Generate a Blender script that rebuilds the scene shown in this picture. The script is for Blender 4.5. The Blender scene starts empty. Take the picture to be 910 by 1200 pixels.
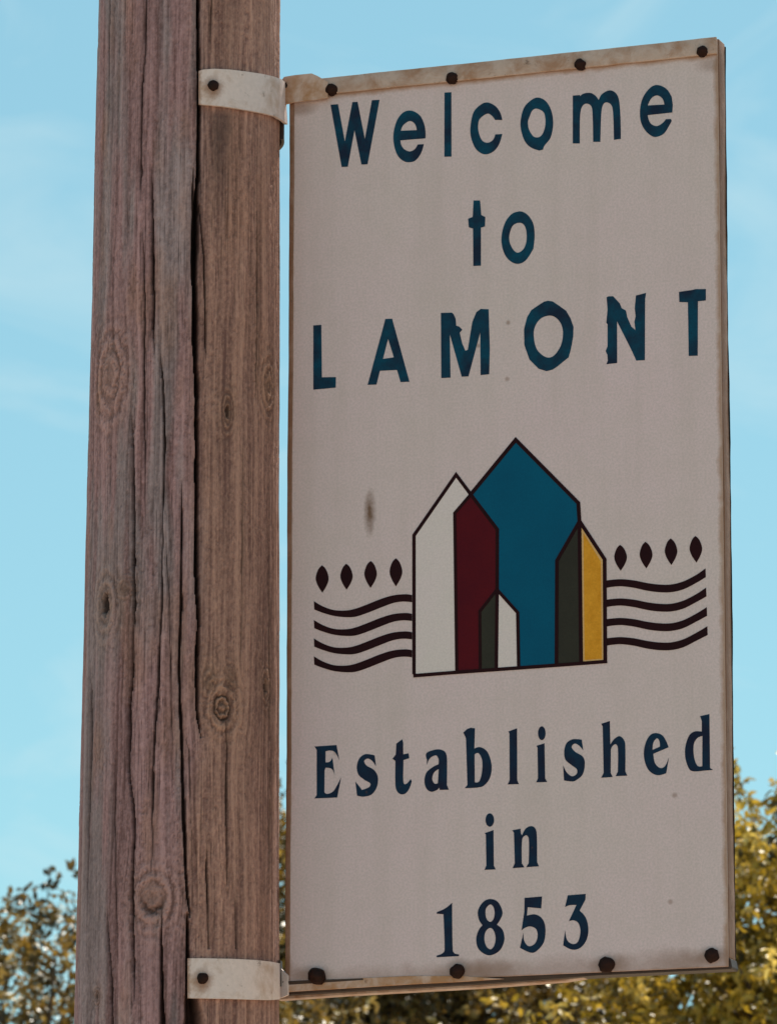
import bpy, bmesh, math, random
import numpy as np
from mathutils import Vector, Matrix
from mathutils.geometry import tessellate_polygon
S = bpy.context.scene
C = S.collection
rad = math.radians
rng = np.random.default_rng(7)

# ------------------------------------------------------------------ camera
FPX = 6600.0                     # focal length in pixels of the 910x1200 photograph
ELEV = rad(12.25); EYE = 1.6
cam_d = bpy.data.cameras.new('camera'); cam = bpy.data.objects.new('camera', cam_d); C.objects.link(cam)
cam_d.sensor_fit = 'VERTICAL'; cam_d.sensor_height = 24.0; cam_d.lens = FPX/1200*24.0
cam.location = (0, 0, EYE); cam.rotation_euler = (rad(90)+ELEV, 0, 0)
cam_d.clip_start = 0.1; cam_d.clip_end = 9000
cam_d.dof.use_dof = True; cam_d.dof.focus_distance = 7.55; cam_d.dof.aperture_fstop = 17
S.camera = cam
# ------------------------------------------------------------------ sky and sun
SUN_AZ, SUN_EL = rad(24), rad(58)          # azimuth to the right of the view direction (+y)
W = bpy.data.worlds.new('World'); S.world = W; W.use_nodes = True
nt = W.node_tree; nt.nodes.clear(); N = nt.nodes; L = nt.links
sky = N.new('ShaderNodeTexSky'); sky.sky_type = 'NISHITA'; sky.sun_disc = False
sky.sun_elevation = SUN_EL; sky.sun_rotation = SUN_AZ
sky.air_density = 1.0; sky.dust_density = 0.3; sky.ozone_density = 1.0; sky.altitude = 300
tint = N.new('ShaderNodeMix'); tint.data_type = 'RGBA'; tint.blend_type = 'MULTIPLY'; tint.inputs[0].default_value = 1
tint.inputs[7].default_value = (0.80, 1.055, 0.925, 1)      # the warm-cyan cast of the whole sky
L.new(sky.outputs[0], tint.inputs[6])
tc = N.new('ShaderNodeTexCoord'); mp = N.new('ShaderNodeMapping'); mp.inputs['Scale'].default_value = (16, 16, 30)
L.new(tc.outputs['Generated'], mp.inputs[0])
no = N.new('ShaderNodeTexNoise'); no.inputs['Scale'].default_value = 1.0; no.inputs['Detail'].default_value = 6; no.inputs['Distortion'].default_value = 1.6
L.new(mp.outputs[0], no.inputs[0])
rp = N.new('ShaderNodeMapRange'); rp.inputs[1].default_value = .50; rp.inputs[2].default_value = .80; rp.inputs[3].default_value = 0; rp.inputs[4].default_value = .40
L.new(no.outputs[0], rp.inputs[0])
veil = N.new('ShaderNodeMix'); veil.data_type = 'RGBA'; veil.inputs[0].default_value = .42; veil.inputs[7].default_value = (2.95, 5.7, 6.5, 1)
L.new(tint.outputs[2], veil.inputs[6])
cl = N.new('ShaderNodeMix'); cl.data_type = 'RGBA'; cl.inputs[7].default_value = (5.6, 6.9, 7.1, 1)
L.new(rp.outputs[0], cl.inputs[0]); L.new(veil.outputs[2], cl.inputs[6])
bg = N.new('ShaderNodeBackground'); bg.inputs[1].default_value = 0.077
L.new(cl.outputs[2], bg.inputs[0])
ow = N.new('ShaderNodeOutputWorld'); L.new(bg.outputs[0], ow.inputs[0])
sd = bpy.data.lights.new('sun', 'SUN'); so = bpy.data.objects.new('sun', sd); C.objects.link(so)
sd.energy = 5.0; sd.angle = rad(.5); sd.color = (1, .93, .80)
sdir = Vector((math.sin(SUN_AZ)*math.cos(SUN_EL), math.cos(SUN_AZ)*math.cos(SUN_EL), math.sin(SUN_EL)))
so.rotation_euler = sdir.to_track_quat('Z', 'Y').to_euler(); so.location = (0, 0, 30)
V = S.view_settings; V.view_transform = 'Standard'; V.look = 'None'; V.gamma = 1; V.exposure = 0.68

# ------------------------------------------------------------------ camera arithmetic: pixel of the photograph -> ray
FW = np.array([0, math.cos(ELEV), math.sin(ELEV)]); UP = np.array([0, -math.sin(ELEV), math.cos(ELEV)]); RT = np.array([1., 0, 0])
EYEV = np.array([0, 0, EYE])
def ray(px, py): return FW + RT*(px-455)/FPX + UP*(600-py)/FPX
def at(px, py, Y):
    d = ray(px, py); return EYEV + d*(Y/d[1])
def project(P):
    Q = P-EYEV; d = Q@FW
    return 455+FPX*(Q@RT)/d, 600-FPX*(Q@UP)/d

# ------------------------------------------------------------------ helpers
def tag(o, label=None, cat=None, group=None, kind=None):
    if label: o['label'] = label
    if cat: o['category'] = cat
    if group: o['group'] = group
    if kind: o['kind'] = kind
    return o
def mesh_obj(name, verts, faces, mat, parent=None, smooth=False):
    me = bpy.data.meshes.new(name); me.from_pydata([tuple(v) for v in verts], [], faces); me.update()
    if mat: me.materials.append(mat)
    if smooth: me.polygons.foreach_set('use_smooth', [True]*len(me.polygons))
    o = bpy.data.objects.new(name, me); C.objects.link(o)
    if parent: o.parent = parent
    return o
def bm_obj(name, bm, mat, parent=None, smooth=False):
    me = bpy.data.meshes.new(name); bmesh.ops.recalc_face_normals(bm, faces=bm.faces); bm.to_mesh(me); bm.free()
    me.materials.append(mat)
    if smooth: me.polygons.foreach_set('use_smooth', [True]*len(me.polygons))
    o = bpy.data.objects.new(name, me); C.objects.link(o)
    if parent: o.parent = parent
    return o
def np_mesh(name, V_, loops_quads, mat, smooth=True):
    me = bpy.data.meshes.new(name); F = np.asarray(loops_quads, np.int32); k = F.shape[1]
    me.vertices.add(len(V_)); me.vertices.foreach_set('co', np.asarray(V_, np.float32).ravel())
    me.loops.add(F.size); me.loops.foreach_set('vertex_index', F.ravel())
    me.polygons.add(len(F)); me.polygons.foreach_set('loop_start', np.arange(0, F.size, k, dtype=np.int32))
    me.polygons.foreach_set('use_smooth', np.full(len(F), smooth))
    me.update(calc_edges=True); me.validate(); me.materials.append(mat)
    return me
def newmat(name, rough=.6, col=(.5,.5,.5), metal=0, spec=.4):
    m = bpy.data.materials.new(name); m.use_nodes = True; b = m.node_tree.nodes['Principled BSDF']
    b.inputs['Base Color'].default_value = (*col, 1); b.inputs['Roughness'].default_value = rough
    b.inputs['Metallic'].default_value = metal; b.inputs['Specular IOR Level'].default_value = spec
    return m, m.node_tree.nodes, m.node_tree.links, b
class NB:      # tiny node builder
    def __init__(s, m): s.N = m.node_tree.nodes; s.L = m.node_tree.links
    def coord(s, scale=(1,1,1), loc=(0,0,0)):
        t = s.N.new('ShaderNodeTexCoord'); m = s.N.new('ShaderNodeMapping')
        m.inputs['Scale'].default_value = scale; m.inputs['Location'].default_value = loc
        s.L.new(t.outputs['Object'], m.inputs[0]); return m.outputs[0]
    def noise(s, vec, scale, detail=5, rough=.55, dist=0):
        n = s.N.new('ShaderNodeTexNoise'); n.inputs['Scale'].default_value = scale; n.inputs['Detail'].default_value = detail
        n.inputs['Roughness'].default_value = rough; n.inputs['Distortion'].default_value = dist; s.L.new(vec, n.inputs[0]); return n.outputs[0]
    def rng(s, v, a, b, c=0., d=1.):
        r = s.N.new('ShaderNodeMapRange'); s.put(v, r.inputs[0])
        for i, x in enumerate((a, b, c, d)): r.inputs[i+1].default_value = x
        return r.outputs[0]
    def put(s, v, sock):
        if isinstance(v, (int, float)): sock.default_value = v
        elif isinstance(v, tuple): sock.default_value = (*v, 1) if len(v) == 3 else v
        else: s.L.new(v, sock)
    def math(s, op, a, b=0.):
        m = s.N.new('ShaderNodeMath'); m.operation = op; s.put(a, m.inputs[0]); s.put(b, m.inputs[1]); return m.outputs[0]
    def mix(s, f, a, b, blend='MIX'):
        m = s.N.new('ShaderNodeMix'); m.data_type = 'RGBA'; m.blend_type = blend
        s.put(f, m.inputs[0]); s.put(a, m.inputs[6]); s.put(b, m.inputs[7]); return m.outputs[2]
    def xyz(s, vec):
        n = s.N.new('ShaderNodeSeparateXYZ'); s.L.new(vec, n.inputs[0]); return n.outputs
    def bump(s, h, strength, dist, b):
        n = s.N.new('ShaderNodeBump'); n.inputs['Strength'].default_value = strength; n.inputs['Distance'].default_value = dist
        s.L.new(h, n.inputs['Height']); s.L.new(n.outputs[0], b.inputs['Normal'])
    def spot(s, xz, u, v, ru, rv, soft, nz):         # soft elliptical mask at (u, v) roughened by noise
        du = s.math('DIVIDE', s.math('SUBTRACT', xz[0], u), ru); dv = s.math('DIVIDE', s.math('SUBTRACT', xz[2], v), rv)
        r = s.math('SQRT', s.math('ADD', s.math('MULTIPLY', du, du), s.math('MULTIPLY', dv, dv)))
        return s.rng(s.math('ADD', r, s.math('MULTIPLY', s.math('SUBTRACT', nz, .5), 1.3)), 1-soft, 1+soft, 1, 0)

# ================================================================== sign pose
YAW = rad(20.25); SW, SH = .6096, 1.25
U_ = np.array([math.cos(YAW), -math.sin(YAW), 0.]); TILT = rad(.2)
nrm = np.array([-math.sin(YAW), -math.cos(YAW), 0.])             # faces the viewer's side
ZV = np.array([0, 0, 1.]); V_ = ZV*math.cos(TILT) - nrm*math.sin(TILT)
O_ = at(340, 97, 7.412)
Nf = np.cross(U_, V_)                                            # points to the viewer? (u x v = -into)
if Nf@nrm < 0: Nf = -Nf
sign = bpy.data.objects.new('welcome_sign', None); C.objects.link(sign)
M = Matrix(((U_[0], -Nf[0], V_[0], O_[0]), (U_[1], -Nf[1], V_[1], O_[1]), (U_[2], -Nf[2], V_[2], O_[2]), (0, 0, 0, 1)))
sign.matrix_world = M
tag(sign, 'white metal town sign with blue lettering and house emblem, hung off the wooden pole', 'sign')
def uv(px, py, w=0.):                                            # photo pixel -> (u, v) in the sign plane
    d = ray(px, py); P0 = O_ + Nf*w; t = ((P0-EYEV)@Nf)/(d@Nf); X = EYEV+d*t-O_
    return float(X@U_), float(X@V_)

# ------------------------------------------------------------------ sign materials
def near_edge(nb, xz):
    return
mp_, n_, l_, b_ = newmat('aged_white_enamel', .42, (.7,.62,.55), spec=.45)
nb = NB(mp_); co = nb.coord(); xz = nb.xyz(co)
big = nb.noise(co, 2.6, 4); fine = nb.noise(co, 330, 3, .6); mid = nb.noise(co, 30, 5, .6); tiny = nb.noise(co, 130, 3, .6)
base = nb.mix(nb.rng(big, .35, .68), (.655,.497,.530), (.627,.508,.508))
base = nb.mix(nb.rng(fine, .38, .62, 0, .52), base, (.46,.38,.38))
base = nb.mix(nb.rng(mid, .45, .75, 0, .25), base, (.47,.41,.40))
streak = nb.noise(nb.coord(scale=(26, 1, 1.6)), 1., 5, .6)
base = nb.mix(nb.rng(streak, .48, .75, 0, .28), base, (.44,.36,.34))
eu = nb.math('MINIMUM', xz[0], nb.math('SUBTRACT', SW, xz[0]))
ev = nb.math('MINIMUM', nb.math('MULTIPLY', nb.math('ADD', xz[2], .023), -1.), nb.math('ADD', xz[2], SH))
ed = nb.math('MINIMUM', eu, ev)
edr = nb.math('ADD', ed, nb.math('MULTIPLY', nb.math('SUBTRACT', mid, .5), .016))
base = nb.mix(nb.rng(edr, .001, .0075, .75, 0), base, (.30,.15,.07))
bot = nb.rng(nb.math('ADD', nb.math('ADD', xz[2], SH), nb.math('MULTIPLY', nb.math('SUBTRACT', mid, .5), .045)), .014, .032, .6, 0)
base = nb.mix(nb.math('MULTIPLY', bot, .75), base, (.27,.155,.12))
u0, v0 = uv(433, 600)
base = nb.mix(nb.math('MULTIPLY', nb.spot(xz, u0, v0, .0055, .021, .75, tiny), 1.), base, (.16,.08,.045))
for (px_, py_, r_, a_) in ((365,1143,.020,.5),(540,1139,.030,.5),(575,1136,.03,.5),(715,1131,.026,.5),(833,1120,.022,.5),(800,1128,.03,.35),(525,1116,.0,.0),(352,128,.018,.5),(553,404,.004,.7),(836,75,.02,.4),
                           (595,378,.003,.6),(594,444,.003,.5),(790,932,.003,.5),(785,1057,.003,.5),(393,882,.003,.3),(560,405,.003,.5)):
    if r_ <= 0: continue
    u0, v0 = uv(px_, py_)
    base = nb.mix(nb.math('MULTIPLY', nb.spot(xz, u0, v0, r_, r_*.45 if r_ > .01 else r_, .5, mid), a_), base, (.20,.10,.055))
l_.new(base, b_.inputs['Base Color'])
nb.bump(nb.noise(co, 300, 3), .12, .0006, b_)
l_.new(nb.rng(mid, .3, .8, .35, .6), b_.inputs['Roughness'])
MAT_PANEL = mp_
def rusty_paint(name, paint, rust, amount, seed=0, stain=None):
    m, n, l, b = newmat(name, .6); nb = NB(m); co = nb.coord(loc=(seed*3.1, seed*1.7, seed)); 
    a = nb.noise(co, 26, 6, .65, .4); f = nb.noise(co, 160, 4, .6)
    c = nb.mix(nb.rng(f, .3, .7, 0, .4), paint, tuple(x*.72 for x in paint))
    c = nb.mix(nb.rng(a, 1-amount-.12, 1-amount+.10), c, rust)
    c = nb.mix(nb.rng(nb.noise(co, 60, 5, .7), .62, .72, 0, .7), c, tuple(x*.35 for x in rust))
    l.new(c, b.inputs['Base Color']); nb.bump(nb.math('ADD', a, f), .35, .0012, b)
    return m
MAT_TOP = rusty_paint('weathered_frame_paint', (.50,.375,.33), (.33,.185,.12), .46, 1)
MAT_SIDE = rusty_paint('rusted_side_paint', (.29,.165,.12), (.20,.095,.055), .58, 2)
MAT_STRAP = rusty_paint('bracket_paint', (.70,.57,.55), (.46,.31,.24), .36, 3)
MAT_TAB = rusty_paint('rust_stained_tab', (.58,.42,.36), (.38,.19,.09), .50, 4)
MAT_BOLT = rusty_paint('black_rust', (.014,.006,.005), (.035,.010,.006), .40, 5)
MAT_BOLT.node_tree.nodes['Principled BSDF'].inputs['Specular IOR Level'].default_value = .12
MAT_BACK = rusty_paint('shade_dark_steel', (.045,.026,.02), (.03,.014,.010), .5, 6)  # shade on the strap's far side and sign underside, put into the colour
def print_mat(name, c1, c2, sc=22, wear=.0, wearcol=(.16,.08,.05)):
    m, n, l, b = newmat(name, .55, spec=.08); nb = NB(m); co = nb.coord()
    c = nb.mix(nb.rng(nb.noise(co, sc, 4, .6), .36, .64), c1, c2)
    c = nb.mix(nb.rng(nb.noise(co, 380, 2), .3, .75, 0, .35), c, tuple(x*.6 for x in c1))
    if wear: c = nb.mix(nb.rng(nb.noise(co, 60, 5, .7), 1-wear-.06, 1-wear+.04), c, wearcol)
    l.new(c, b.inputs['Base Color']); nb.bump(nb.noise(co, 200, 3), .1, .0005, b); return m
MAT_SANS = print_mat('dark_teal_vinyl', (.010,.020,.046), (.003,.060,.112), 24)
MAT_SERIF = print_mat('navy_vinyl', (.011,.014,.036), (.006,.030,.066), 26, .30, (.10,.045,.03))
MAT_TEAL = print_mat('teal_print', (.001,.080,.160), (.001,.092,.178), 12)
MAT_MAROON = print_mat('maroon_print', (.068,.004,.011), (.092,.005,.010), 12)
MAT_DARK = print_mat('charcoal_green_print', (.030,.028,.023), (.038,.036,.028), 12)
MAT_LINE = print_mat('dark_brown_print', (.016,.003,.005), (.022,.004,.006), 20)
MAT_YEL = print_mat('ochre_print', (.60,.255,.018), (.70,.32,.03), 60)
MAT_TAN = print_mat('tan_print', (.62,.37,.16), (.68,.42,.19), 60)
MAT_WHITE = print_mat('pale_print', (.70,.60,.62), (.68,.60,.60), 16)

# ------------------------------------------------------------------ outlines -> thin prisms
def parse(txt, ox, oy, sc=7.0):
    """'x,y x,ys ; x,y ...'  s = smooth point; ';' starts the next contour"""
    out = []
    for c in txt.split(';'):
        pts = []
        for t in c.split():
            s = t.endswith('s'); x, y = t.rstrip('s').split(','); pts.append((ox+float(x)/sc, oy+float(y)/sc, s))
        if pts: out.append(smooth(pts))
    return out
def smooth(p, k=5):
    n = len(p); res = []
    P = [np.array(q[:2]) for q in p]
    for i in range(n):
        a, b = P[i], P[(i+1) % n]; sa, sb = p[i][2], p[(i+1) % n][2]
        if not (sa or sb): res.append(a); continue
        ch = b-a
        ta = (b-P[i-1])*.5 if sa else ch
        tb = (P[(i+2) % n]-a)*.5 if sb else ch
        if sa and not sb: tb = 2*ch-ta if np.linalg.norm(ta) < 3*np.linalg.norm(ch) else ch; tb = (tb+ch)/2
        if sb and not sa: ta = 2*ch-tb if np.linalg.norm(tb) < 3*np.linalg.norm(ch) else ch; ta = (ta+ch)/2
        m = np.linalg.norm(ch)
        for q in ('a', 'b'):
            v = ta if q == 'a' else tb; nn = np.linalg.norm(v)
            if nn > 1.4*m: v = v*(1.4*m/nn)
            if q == 'a': ta = v
            else: tb = v
        for j in range(k):
            t = j/k
            res.append((2*t**3-3*t*t+1)*a+(t**3-2*t*t+t)*ta+(3*t*t-2*t**3)*b+(t**3-t*t)*tb)
    return [tuple(q) for q in res]
def ell(cx, cy, rx, ry, n=20, tilt=0):
    return [(cx+rx*math.cos(a)*math.cos(tilt)-ry*math.sin(a)*math.sin(tilt), cy+rx*math.cos(a)*math.sin(tilt)+ry*math.sin(a)*math.cos(tilt)) for a in [2*math.pi*i/n for i in range(n)]]
def stroke(pts, w, closed=False):
    P = [np.array(p, float) for p in pts]; n = len(P); Lf, Rt = [], []
    for i in range(n):
        if closed or 0 < i < n-1:
            d1 = P[i]-P[i-1]; d2 = P[(i+1) % n]-P[i]
        elif i == 0: d1 = d2 = P[1]-P[0]
        else: d1 = d2 = P[-1]-P[-2]
        d1 = d1/np.linalg.norm(d1); d2 = d2/np.linalg.norm(d2)
        n1 = np.array([-d1[1], d1[0]]); n2 = np.array([-d2[1], d2[0]]); m = n1+n2; m /= np.linalg.norm(m)
        k = w/2/max(.45, m@n1); Lf.append(tuple(P[i]+m*k)); Rt.append(tuple(P[i]-m*k))
    return [Lf, Rt] if closed else [Lf+Rt[::-1]]
def flat(name, shapes, mat, parent, z0=-.0004, z1=.0004):
    """shapes: list of [outer, hole, ...] in photo px; prism standing z1 proud of the panel face"""
    vs, fs = [], []
    for cont in shapes:
        loops = [[uv(*q) for q in c] for c in cont]
        tris = tessellate_polygon([[Vector((a, b, 0)) for a, b in lp] for lp in loops])
        base = len(vs); fl = [q for lp in loops for q in lp]; n = len(fl)
        vs += [(a, -z1, b) for a, b in fl] + [(a, -z0, b) for a, b in fl]
        for t in tris:
            a, b, c = [fl[i] for i in t]
            cr = (b[0]-a[0])*(c[1]-a[1])-(b[1]-a[1])*(c[0]-a[0])
            fs.append(tuple(base+i for i in (t if cr > 0 else t[::-1])))
        k = 0
        for lp in loops:
            m = len(lp)
            for i in range(m): j = (i+1) % m; fs.append((base+k+i, base+k+j, base+n+k+j, base+n+k+i))
            k += m
    return mesh_obj(name, vs, fs, mat, parent)

# ------------------------------------------------------------------ the sign: panel and frame (local: x = along, z = up, -y = towards viewer)
def boxm(bm, x0, x1, y0, y1, z0, z1):
    vs = [bm.verts.new((x, y, z)) for x in (x0, x1) for y in (y0, y1) for z in (z0, z1)]
    for f in ((0,1,3,2),(4,6,7,5),(0,4,5,1),(2,3,7,6),(0,2,6,4),(1,5,7,3)): bm.faces.new([vs[i] for i in f])
def bev(bm, w, seg=2): bmesh.ops.bevel(bm, geom=list(bm.edges), offset=w, segments=seg, profile=.6, affect='EDGES')
VL = uv(340, 1155.5)[1]; VR = uv(855, 1132.5)[1]             # the panel's lower edge climbs slightly
def low(x): return VL+(VR-VL)*x/SW
bm = bmesh.new(); boxm(bm, .0035, SW, 0, .003, -SH, -.004)
for v in bm.verts:
    if v.co.z < -1: v.co.z = low(v.co.x)
bm.faces.ensure_lookup_table(); bev(bm, .0006, 1); bm_obj('panel', bm, MAT_PANEL, sign)
def wavy_bar(name, x0, x1, y0, y1, z0, z1, mat, axis, amp=.0006, n=60, bw=.0012, seed=0):
    bm = bmesh.new(); boxm(bm, x0, x1, y0, y1, z0, z1); bev(bm, bw, 2)
    L_ = [e for e in bm.edges if abs((e.verts[0].co-e.verts[1].co)[axis]) > .1]
    bmesh.ops.subdivide_edges(bm, edges=L_, cuts=n, use_grid_fill=True)
    r = random.Random(seed); ph = [r.uniform(0, 6) for _ in range(6)]
    for v in bm.verts:
        t = v.co[axis]; d = sum(math.sin(t*k+p)/q for k, p, q in ((9,ph[0],1),(23,ph[1],1.6),(71,ph[2],3),(160,ph[3],4),(330,ph[4],6)))*amp*.5
        d2 = sum(math.sin(t*k+p)/q for k, p, q in ((13,ph[3],1.4),(40,ph[5],2),(190,ph[1],4)))*amp*.4
        v.co[2 if axis == 0 else 0] += d; v.co[1] += d2
    return bm_obj(name, bm, mat, sign, True)
wavy_bar('top_bar', 0, SW, -.0045, -.0005, -.0235, 0, MAT_TOP, 0, .0006, seed=1)
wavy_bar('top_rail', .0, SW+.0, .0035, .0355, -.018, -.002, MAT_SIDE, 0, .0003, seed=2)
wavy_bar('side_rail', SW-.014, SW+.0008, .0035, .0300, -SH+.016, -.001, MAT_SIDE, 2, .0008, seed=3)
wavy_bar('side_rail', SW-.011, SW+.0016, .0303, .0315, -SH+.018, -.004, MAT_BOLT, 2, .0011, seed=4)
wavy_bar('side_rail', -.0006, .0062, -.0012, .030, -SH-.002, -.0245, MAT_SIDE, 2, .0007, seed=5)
# bottom rail: a lip slightly out of line with the panel, seen from below
def poly3(name, pts, mat, parent, th=.002):
    """pts: (px, py, w) traced on planes parallel to the sign, w metres proud of the panel; solid plate th thick"""
    P = [(*uv(x, y, w), w) for x, y, w in pts]; n = len(P)
    vs = [(a, -w, b) for a, b, w in P] + [(a, -w+th, b) for a, b, w in P]
    fs = [tuple(range(n))[::-1], tuple(range(n, 2*n))] + [(i, (i+1) % n, n+(i+1) % n, n+i) for i in range(n)]
    me = mesh_obj(name, vs, fs, mat, parent)
    bm = bmesh.new(); bm.from_mesh(me.data); bmesh.ops.recalc_face_normals(bm, faces=bm.faces); bev(bm, .0005, 1); bm.to_mesh(me.data); bm.free()
    return me
poly3('bottom_rail', [(331,1150,.003),(480,1143,-.0034),(700,1134,-.0034),(855,1123,-.0034),(857,1133,-.0034),(856,1135.5,-.0034),(700,1143,-.0034),(600,1150.5,-.0034),(480,1157.5,-.0034),(324,1166.5,-.0034)], MAT_BACK, sign, .028)  # coloured dark for the shadow gap and underside below the panel
poly3('bottom_lip', [(331,1152,.0012),(345,1149.5,.0012),(480,1143.5,.0012),(540,1143.5,.0012),(590,1147,.0012),(540,1150.5,.0012),(480,1153.5,.0012),(400,1158.5,.0012),(326,1163,.0012)], MAT_TAB, sign, .003)
poly3('bottom_flange', [(324,1166,-.014),(400,1161.5,-.014),(560,1152.5,-.014),(660,1146,-.014),(700,1143,-.014),(660,1149.5,-.014),(560,1157,-.014),(400,1166,-.014),(324,1171.5,-.014)], MAT_TOP, sign, .018)
# bolts
def dome(r, h, seg=18, rings=5, seed=0, rough=.06):
    rr = random.Random(seed); vs = [(0, -h, 0)]; fs = []
    k = [1+rr.uniform(-rough, rough) for _ in range(seg)]
    for i in range(1, rings+1):
        a = i/rings*math.pi/2
        for j in range(seg):
            t = 2*math.pi*j/seg; q = r*math.sin(a)*(1+(k[j]-1)*(i/rings))
            vs.append((q*math.cos(t), -h*math.cos(a), q*math.sin(t)))
    for j in range(seg): fs.append((0, 1+(j+1) % seg, 1+j))
    for i in range(rings-1):
        for j in range(seg):
            a = 1+i*seg; fs.append((a+j, a+(j+1) % seg, a+seg+(j+1) % seg, a+seg+j))
    a = 1+(rings-1)*seg
    base = len(vs); vs += [(x, .0035, z) for x, y, z in vs[a:a+seg]]
    for j in range(seg): fs.append((a+j, a+(j+1) % seg, base+(j+1) % seg, base+j))
    return vs, fs
for i, (px_, py_, r_, w_) in enumerate(((388,105,7.6,.005),(529,91.5,7.4,.005),(679,75.5,7.0,.005),(822,60,6.8,.005),
                                  (371,1144,10.6,.0035),(535,1138.5,8.6,.0035),(710,1130.5,9.6,.0015),(833,1119.5,8.8,.0015))):
    vs, fs = dome(r_/885, .0065 if i != 4 else .012, seed=i, rough=.10)
    o = mesh_obj('bolt', vs, fs, MAT_BOLT, sign, True); u0, v0 = uv(px_, py_, w_); o.location = (u0, -w_, v0)

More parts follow.
